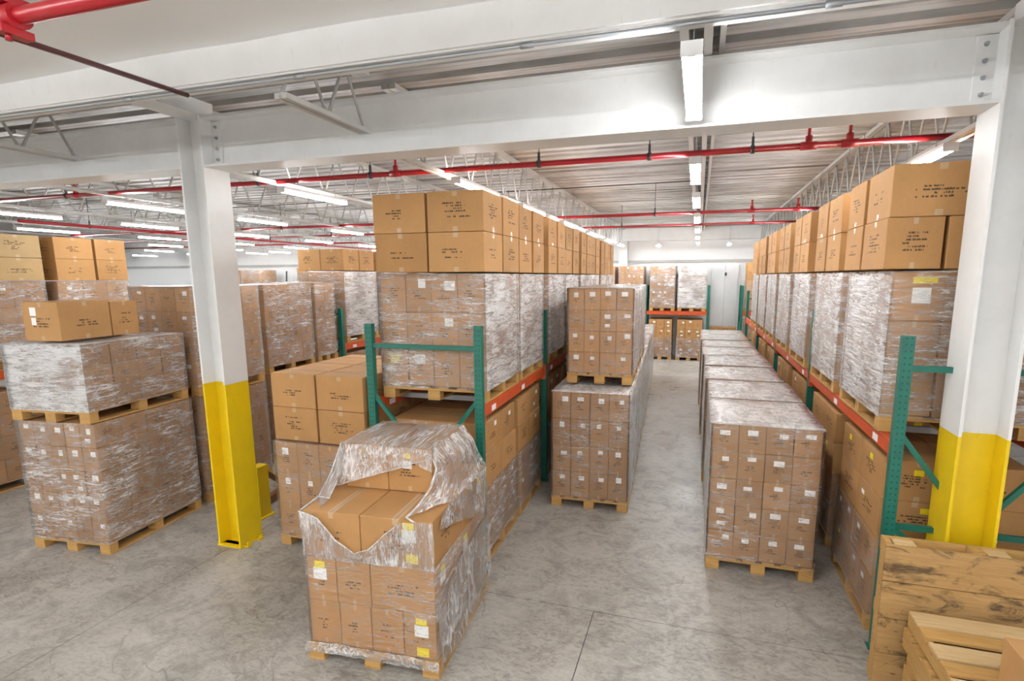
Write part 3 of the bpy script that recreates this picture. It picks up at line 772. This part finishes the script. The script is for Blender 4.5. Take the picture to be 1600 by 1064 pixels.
# ---- leftmost rack
for k, y in enumerate((4.5, 5.88)):
    D = 1.22 if k == 0 else 1.12
    load(-10.72, -9.62, y, y+D, ZB-.018, [(.375, 3, 3)]*3, 'wrapped load on the leftmost rack, %s' % ('cut by the left edge of the picture' if k == 0 else 'next to the bare white wall'), 'loads on the leftmost rack', split=True, wrap=('film_light', 'film_medium', None), mat='kraft', stick_faces='R', stick_p=.35)
    load(-10.68, -9.62, y-.35 if k == 0 else y, y+D-.45 if k == 0 else y+D, 0, [(.33, 3, 3)]*4, 'floor load under the leftmost rack, %s' % ('near one at the left edge' if k == 0 else 'far one'), 'floor loads under the leftmost rack', split=k == 0, wrap=('film_light', 'film_light', None), mat='kraft')
    zt = ZB-.018+.147+3*.375+.012
    if k == 0: cs = [(5.12, 5.72, 'kraft_pale', 'pale'), (4.5, 5.1, 'kraft_pale', 'pale front')]
    else: cs = [(5.9, 6.46, 'kraft', 'left brown'), (6.5, 6.99, 'kraft', 'right brown')]
    for (ya, yb, mt, nm) in cs:
        for lv in range(2):
            for i in range(2):
                loose(-10.72+i*.56, -10.17+i*.56, ya, yb, zt+lv*.338, .335, '%s carton on top of the leftmost rack, %s layer, %s row' % (nm, ('lower', 'upper')[lv], ('rear', 'aisle-side')[i]), 'cartons on the leftmost rack', mt)

# ---- racks along the back wall (beams run along x)
def back_rack(x0, n, bay, label, loads):
    t = empty('pallet_rack', (x0, 20.4, 0)); tag(t, label, 'rack')
    for k in range(n+1):
        for y in (0, 1.0): obj('post', cached('bpost', lambda: B().box(-.04, .04, -.035, .035, 0, 2.75).mesh('post', 'green_post')), t, (k*bay, y, 0))
        obj('frame_brace', B().bar((k*bay, .03, .3), (k*bay, .97, 1.4), .03, .04).bar((k*bay, .03, 2.4), (k*bay, .97, 1.5), .03, .04).mesh('brace', 'green_steel'), t)
    for k in range(n):
        for y in (0, 1.0): obj('beam', B().box(k*bay+.041, (k+1)*bay-.041, y-.025, y+.025, 1.68, 1.82).mesh('beam', 'orange_steel'), t)
    return t
back_rack(-4.1, 2, 2.23, 'pallet rack along the back wall left of the grey door', None)
back_rack(1.5, 2, 2.3, 'pallet rack along the back wall right of the grey door', None)
BL = 'loads on the back wall racks'
for k, (xa, xb, zt, wr) in enumerate(((-3.98, -3.05, 1.5, 'film_light'), (-2.9, -1.97, 1.5, 'film_light'), (-1.74, -.82, 1.5, 'film_medium'), (-.72, .26, 1.5, 'film_heavy_sheen'))):
    load(xa, xb, 20.36, 21.36, 1.822, [(zt/5, 4, 3)]*5, 'tall carton load on the back wall rack, %s from the left' % ORD[k], BL, wrap=(wr, wr, None), mat='kraft', stick_faces='F', stick_p=.6, lab=(.08, .06), faces='FLRT')
    if k > 1: load(xa, xb-.06, 20.36, 21.36, 0, [(.34, 3, 3)]*4, 'floor load under the back wall rack, %s' % ('left one' if k == 2 else 'right one, beside the grey door'), 'floor loads under the back wall rack', wrap=('film_medium', 'film_medium', None), wz=(.1, .83), mat='kraft', stick_faces='F', stick_p=.7, lab=(.08, .06), faces='FLRT')
load(1.62, 2.62, 20.36, 21.36, 1.822, [(.32, 2, 3)]*5, 'carton load on the back wall rack right of the grey door', BL, wrap=('film_light', 'film_light', None), wz=(.1, 1.1), mat='kraft', faces='FLRT', stick_faces='F', stick_p=.4)
load(1.62, 2.62, 20.36, 21.36, 0, [(.34, 3, 3)]*4, 'floor load under the back wall rack right of the grey door', 'floor loads under the back wall rack', wrap=('film_light', 'film_light', None), mat='kraft', faces='FLRT')
for i in range(2):
    loose(.46+i*.48, .9+i*.48, 21.0, 21.5, .0, .6, 'lower loose carton on the floor before the grey door, %s' % ('left', 'right')[i], 'cartons before the grey door')
    loose(.46+i*.48, .9+i*.48, 21.0, 21.5, .605, .6, 'upper loose carton before the grey door, %s' % ('left', 'right')[i], 'cartons before the grey door')
# far left background
t = back_rack(-22.3, 1, 2.9, 'distant pallet rack at the back wall, seen between column and wrapped loads', None)
load(-22.0, -20.8, 20.36, 21.36, 1.822, [(.37, 3, 3)]*4, 'distant wrapped load at the back wall, left one, just right of the left column', 'distant loads at the back wall', wrap=('film_light', 'film_light', None), mat='kraft', faces='FLRT')
load(-20.75, -19.6, 20.36, 21.36, 1.822, [(.37, 3, 3)]*4, 'distant wrapped load at the back wall, right one of the pair', 'distant loads at the back wall', wrap=('film_medium', 'film_medium', None), mat='kraft', faces='FLRT')
tag(obj('leaning_plank', B().bar((-17.9, 20.9, 0), (-18.2, 21.5, 3.55), .5, .1, (0, 1, 0)).mesh('plank', 'pallet_wood')), 'tall wooden plank leaning on the back wall behind the wrapped loads', 'plank')
tag(obj('steel_bar', B().bar((-18.9, 20.9, 0), (-19.1, 21.5, 3.4), .06, .05).mesh('bar', 'black_iron')), 'thin dark bar leaning on the back wall beside the plank', 'bar')

# ------------------------------------------------------------------ hero load with the torn wrap
HX, HY, HW, HD = -2.42, 3.93, 1.1, 1.27
hero = empty('pallet_load', (HX, HY, 0), R(4.5)); tag(hero, 'front pallet of brown cartons with torn plastic film draped over it', 'pallet load')
pallet(hero, HW+.04, HD+.04, True)
def row(z, h, xw, yd, mat='kraft', lab=None):
    xs_ = [-HW/2]; 
    for q in xw: xs_.append(xs_[-1]+q*HW)
    ys_ = [-HD/2]
    for q in yd: ys_.append(ys_[-1]+q*HD)
    out = {}
    for i in range(len(xw)):
        for j in range(len(yd)):
            if 0 < i < len(xw)-1 and 0 < j < len(yd)-1 and z < 1: continue
            sx, sy = xs_[i+1]-xs_[i]-.006, ys_[j+1]-ys_[j]-.006
            out[i, j] = (obj('carton', carton_mesh(sx, sy, h-.004, mat), hero, ((xs_[i]+xs_[i+1])/2, (ys_[j]+ys_[j+1])/2, z)), sx, sy, h-.004)
    return out
def yw(c, f, u, v, y=True, wt=True, s=1.):
    if wt: stick(*c, f, u, v, .115*s, .10*s, 'white_label')
    if y: stick(*c, f, u, v+(.2 if wt else 0), .09*s, .06*s, 'yellow_label')
h1 = row(.147, .38, (.25, .25, .25, .25), (.33, .33, .34)); h2 = row(.527, .382, (.24, .27, .49), (.33, .33, .34)); h3 = row(.909, .385, (.45, .55), (.5, .5))
yw(h1[3, 0], 'F', .1, .62); stick(*h1[3, 0], 'F', .15, .14, .1, .075, 'yellow_label')
yw(h2[0, 0], 'F', -.1, .62); yw(h2[2, 0], 'R', -.2, .62); yw(h3[1, 0], 'F', .35, .66); stick(*h3[1, 0], 'F', .42, .18, .1, .075, 'yellow_label')
yw(h2[2, 1], 'R', .3, .6); yw(h3[1, 1], 'R', .4, .6); stick(*h1[3, 1], 'R', .2, .6, .1, .1)
ht = []
for i in range(2):
    c = obj('carton', carton_mesh(.395, .72, .385, 'kraft'), hero, (-.46+.2+i*.4, .22, 1.296)); ht.append((c, .395, .72, .385))
yw(ht[1], 'F', -.1, .62, s=.7)
obj('stretch_wrap', wrap_mesh(HW+.0, HD+.0, .07, .93, False, ['film_light', 'film_medium', 'film_light'], 77.), hero)
def sheet(name, grid, mat, sub=3, amp=.012, seed=0., freq=6.):
    """grid of control points (rows of equal length) -> smooth wrinkled film"""
    b = B(); nr, nc = len(grid), len(grid[0]); P = []
    for a in range((nr-1)*sub+1):
        i = min(a//sub, nr-2); f = a/sub-i; rw = []
        for c in range((nc-1)*sub+1):
            j = min(c//sub, nc-2); g = c/sub-j
            p = Vector(grid[i][j])*(1-f)*(1-g)+Vector(grid[i+1][j])*f*(1-g)+Vector(grid[i][j+1])*(1-f)*g+Vector(grid[i+1][j+1])*f*g
            n = mnoise.noise_vector(p*freq+Vector((seed, 0, 0)))
            rw.append(b.bm.verts.new(p+n*amp))
        P.append(rw)
    uvl = b.bm.loops.layers.uv.new('UVMap'); ix = {}
    for a, rw in enumerate(P):
        for c, vv in enumerate(rw): ix[vv] = (c/sub*.25, a/sub*.25)
    for a in range(len(P)-1):
        for c in range(len(P[0])-1):
            f = b.bm.faces.new((P[a][c], P[a+1][c], P[a+1][c+1], P[a][c+1])); f.smooth = True
            for lp in f.loops: lp[uvl].uv = ix[lp.vert]
    return obj(name, b.mesh(name, mat), hero)
yF, yBk, xL, xRr = -HD/2-.014, HD/2+.014, -HW/2-.014, HW/2+.014
zT = 1.300; zH = 1.695
# hood over the two top cartons: top, front flap with slanted lower edge
tx0, tx1, ty0, ty1 = -.475, .355, -.155, .595
sheet('torn_wrap', [[(tx0, ty0-.01, zH), (-.2, ty0-.01, zH+.01), (.1, ty0-.01, zH), (tx1, ty0-.01, zH-.01)],
                    [(tx0, .2, zH), (-.2, .2, zH+.015), (.1, .2, zH+.015), (tx1, .2, zH)],
                    [(tx0, ty1, zH), (-.2, ty1, zH+.005), (.1, ty1, zH), (tx1, ty1, zH)]], 'film_torn', 6, .012, 1.)
sheet('torn_wrap', [[(tx0-.005, ty0-.014, zH), (-.25, ty0-.014, zH), (0, ty0-.014, zH), (.2, ty0-.014, zH), (tx1, ty0-.014, zH-.01)],
                    [(tx0-.02, ty0-.04, 1.5), (-.25, ty0-.03, 1.55), (0, ty0-.022, 1.6), (.2, ty0-.018, 1.63), (tx1+.01, ty0-.03, 1.62)],
                    [(tx0-.03, ty0-.10, 1.34), (-.25, ty0-.06, 1.42), (0, ty0-.03, 1.5), (.2, ty0-.025, 1.57), (tx1+.02, ty0-.05, 1.5)]], 'film_torn', 6, .012, 4.)
# left drape from the hood down to the lower left corner
sheet('torn_wrap', [[(tx0, ty1, zH), (tx0-.005, .2, zH), (tx0-.005, ty0-.014, zH), (tx0-.0, ty0-.03, 1.6)],
                    [(xL+.02, ty1, 1.5), (xL+.02, .15, 1.5), (xL+.03, -.25, 1.5), (tx0+.02, -.28, 1.42)],
                    [(xL, ty1+.02, zT), (xL, .1, zT), (xL, -.42, zT+.01), (-.43, -.45, zT+.02)],
                    [(xL-.004, ty1+.03, 1.1), (xL-.004, .05, 1.12), (xL-.004, yF+.01, 1.2), (-.42, yF-.006, zT-.02)]], 'film_torn', 6, .014, 8.)
# front of the third layer: V-shaped upper edge
xsv = [(xL, 1.29), (-.40, 1.25), (-.25, 1.08), (-.1, .985), (.02, 1.03), (.16, 1.16), (.28, 1.27), (.42, 1.295), (xRr, 1.295)]
sheet('torn_wrap', [[(x, yF, .905) for x, z in xsv], [(x, yF-.004, .905+(z-.905)*.5) for x, z in xsv], [(x, yF-.012, z) for x, z in xsv]], 'film_torn', 5, .01, 12.)
# right drape: from hood right edge to the right side of layer three, bunched folds
sheet('torn_wrap', [[(tx1, ty0-.014, zH-.01), (tx1, .1, zH), (tx1, .35, zH), (tx1, ty1, zH)],
                    [(.41, -.2, 1.55), (.47, .1, 1.56), (.48, .35, 1.55), (.45, ty1, 1.55)],
                    [(.40, -.3, 1.42), (.5, .05, 1.43), (.53, .35, 1.42), (.5, ty1+.01, 1.42)],
                    [(.36, -.46, 1.33), (.52, -.1, 1.335), (xRr-.01, .3, 1.33), (xRr-.01, ty1+.02, 1.33)],
                    [(.34, yF+.02, 1.31), (xRr, -.25, 1.30), (xRr+.006, .25, 1.28), (xRr+.006, yBk-.02, 1.28)]], 'film_torn', 6, .022, 15., 8.)
sheet('torn_wrap', [[(xRr, -.45, 1.31), (xRr, -.2, 1.31), (xRr+.006, .2, 1.29), (xRr+.006, yBk-.02, 1.29)],
                    [(xRr+.008, -.52, 1.26), (xRr+.01, -.2, 1.16), (xRr+.012, .2, 1.12), (xRr+.01, yBk-.01, 1.1)],
                    [(xRr+.004, -.56, 1.2), (xRr+.012, -.15, 1.08), (xRr+.012, .2, .95), (xRr+.01, yBk, .92)]], 'film_torn', 6, .014, 21.)
def rope(pts, r):
    b = B(); pts = [Vector(p) for p in pts]; fine = []
    for a, c in zip(pts, pts[1:]):
        for k in range(4): fine.append(a.lerp(c, k/4)+mnoise.noise_vector(a.lerp(c, k/4)*9)*.006)
    fine.append(pts[-1])
    rings = []
    for i, p in enumerate(fine):
        d = (fine[min(i+1, len(fine)-1)]-fine[max(i-1, 0)]).normalized(); q = d.to_track_quat('Z', 'Y').to_matrix()
        rr_ = r*(1+.45*mnoise.noise(p*14))
        rings.append([b.bm.verts.new(p+q @ Vector((rr_*math.cos(t*1.2566), rr_*.6*math.sin(t*1.2566), 0))) for t in range(5)])
    for a, c in zip(rings, rings[1:]):
        for t in range(5):
            f = b.bm.faces.new((a[t], a[(t+1) % 5], c[(t+1) % 5], c[t])); f.smooth = True
    return obj('torn_edge', b.mesh('torn_edge', 'film_sheet'), hero)
rope([(x, yF-.016, z) for x, z in xsv[:7]], .007)
rope([(xL, -.42, zT+.01), (-.43, -.45, zT+.02), (tx0+.02, -.28, 1.42), (tx0-.03, ty0-.10, 1.34), (-.25, ty0-.065, 1.42), (0, ty0-.035, 1.5), (.2, ty0-.03, 1.57), (tx1+.01, ty0-.03, 1.62)], .007)
rope([(tx1+.02, ty0-.03, 1.62), (.41, -.2, 1.55), (.40, -.3, 1.42), (.36, -.46, 1.33), (.34, yF+.02, 1.31), (.42, yF-.014, 1.295)], .01)
rope([(xL, yF+.01, 1.29), (xL+.02, -.42, 1.31), (xL+.05, -.25, 1.5), (tx0, ty0-.014, zH)], .007)
# film skirt bunched round the pallet foot
sheet('torn_wrap', [[(xL-.01, yF-.02, .17), (-.2, yF-.02, .18), (.2, yF-.02, .17), (xRr+.01, yF-.02, .16)],
                    [(xL-.02, yF-.03, .13), (-.2, yF-.035, .12), (.2, yF-.035, .125), (xRr+.02, yF-.03, .12)],
                    [(xL-.02, yF-.03, .085), (-.2, yF-.032, .095), (.2, yF-.034, .09), (xRr+.02, yF-.03, .08)]], 'film_torn', 7, .008, 25., 9.)
sheet('torn_wrap', [[(xRr+.012, yF, .62), (xRr+.012, -.1, .75), (xRr+.012, yBk, .8)],
                    [(xRr+.03, yF, .3), (xRr+.035, -.1, .42), (xRr+.03, yBk, .5)],
                    [(xRr+.03, yF, .09), (xRr+.04, -.1, .09), (xRr+.03, yBk, .09)]], 'film_torn', 8, .012, 31., 9.)

# ------------------------------------------------------------------ right foreground: standing panel, pallet stack, carton
pn = empty('wooden_panel', (1.98, 4.27, 0)); tag(pn, 'stained wooden plank panel standing on edge against the right column', 'panel')
hgt = [.0, .27, .56, .86, 1.15]
for k in range(4):
    o = obj('plank', B().box(-.58, .58, -.02, 0, hgt[k]+.003, hgt[k+1]-.003).bevel(.002).mesh('plank', 'pallet_wood_stained'), pn)
for x in (-.56, 0., .54): obj('batten', B().box(x-.02-.02*(x == 0), x+.02+.02*(x == 0), .001, .09, 0, 1.16).mesh('batten', 'pallet_wood'), pn)
for z in (.02, .55, 1.06): 
    o = obj('rear_board', B().box(-.58, .58, .091, .111, z, z+.1).mesh('board', 'pallet_wood'), pn)
for x in (-.45, .12, .45):
    obj('top_block', B().box(x-.07, x+.07, .001, .089, 1.09, 1.15).mesh('block', 'pallet_wood_pale'), pn)
def flat_pallet(x0, y0, W, D, z, yaw, label, mat):
    t = empty('pallet', (x0+W/2, y0+D/2, z), R(yaw)); tag(t, label, 'pallet', 'stack of empty pallets at lower right')
    H = .142
    for k in range(4):
        y = D/2-.09-k*(D-.18)/3
        obj('deck_board', boxmesh('deck_board', W, .165 if k % 2 == 0 else .15, .02, mat, .002), t, (0, y, H-.02))
        obj('deck_board', boxmesh('deck_board', W, .12, .02, 'pallet_wood', .002), t, (0, y-.155, H-.024)) if k < 3 else None
    for x in (-W/2+.025, 0, W/2-.025): 
        o = obj('stringer', boxmesh('stringer', .045, D, .098, 'pallet_wood', .003), t, (x, 0, .02)); o['grain_y'] = 1.
    for k in range(3): obj('bottom_board', boxmesh('bottom_board', W, .1, .019, 'pallet_wood', .002), t, (0, D/2-.06-k*(D-.12)/2, 0))
for k in range(5):
    dx, dy = ((.03, .02), (-.0, .0), (.02, -.01), (-.02, .01), (.0, .0))[k]
    flat_pallet(1.55+dx, 2.95+dy, 1.05, 1.2, k*.1425, (.6, -.8, .5, -.5, 0)[k], 'empty wooden pallet at lower right, %s' % ('bottom one of the stack', 'second from the floor in the stack', 'middle one of the stack', 'second from the top of the stack', 'topmost of the stack with pale boards')[k], 'pallet_wood_pale' if k == 4 else 'pallet_wood')
loose(1.76, 2.25, 2.97, 3.43, .7135, .34, 'brown carton on the empty pallet stack in the lower right corner', None, 'kraft')

# ------------------------------------------------------------------ bollard and timber stand by the left column
t = empty('bollard', (-5.38, 5.28, 0)); tag(t, 'short yellow guard post on the floor behind the left column', 'post')
obj('post', B().box(-.07, .07, -.09, -.07, .015, .67).box(-.07, -.05, -.07, .09, .015, .67).box(.05, .07, -.07, .09, .015, .67).box(-.07, .07, -.09, .09, .67, .685).mesh('post', 'yellow_paint'), t)
obj('base_plate', B().box(-.11, .11, -.12, .12, 0, .014).mesh('base_plate', 'yellow_paint'), t)
t = empty('timber_stand', (-5.6, 5.75, 0)); tag(t, 'brown timber wedge stand on the floor behind the yellow guard post', 'stand')
obj('foot', B().bar((.05, -.35, .06), (-.08, .45, .06), .1, .1).mesh('foot', 'brown_timber'), t)
obj('prop', B().bar((-.04, .3, .08), (-.2, -.25, .62), .09, .07).mesh('prop', 'brown_timber'), t)
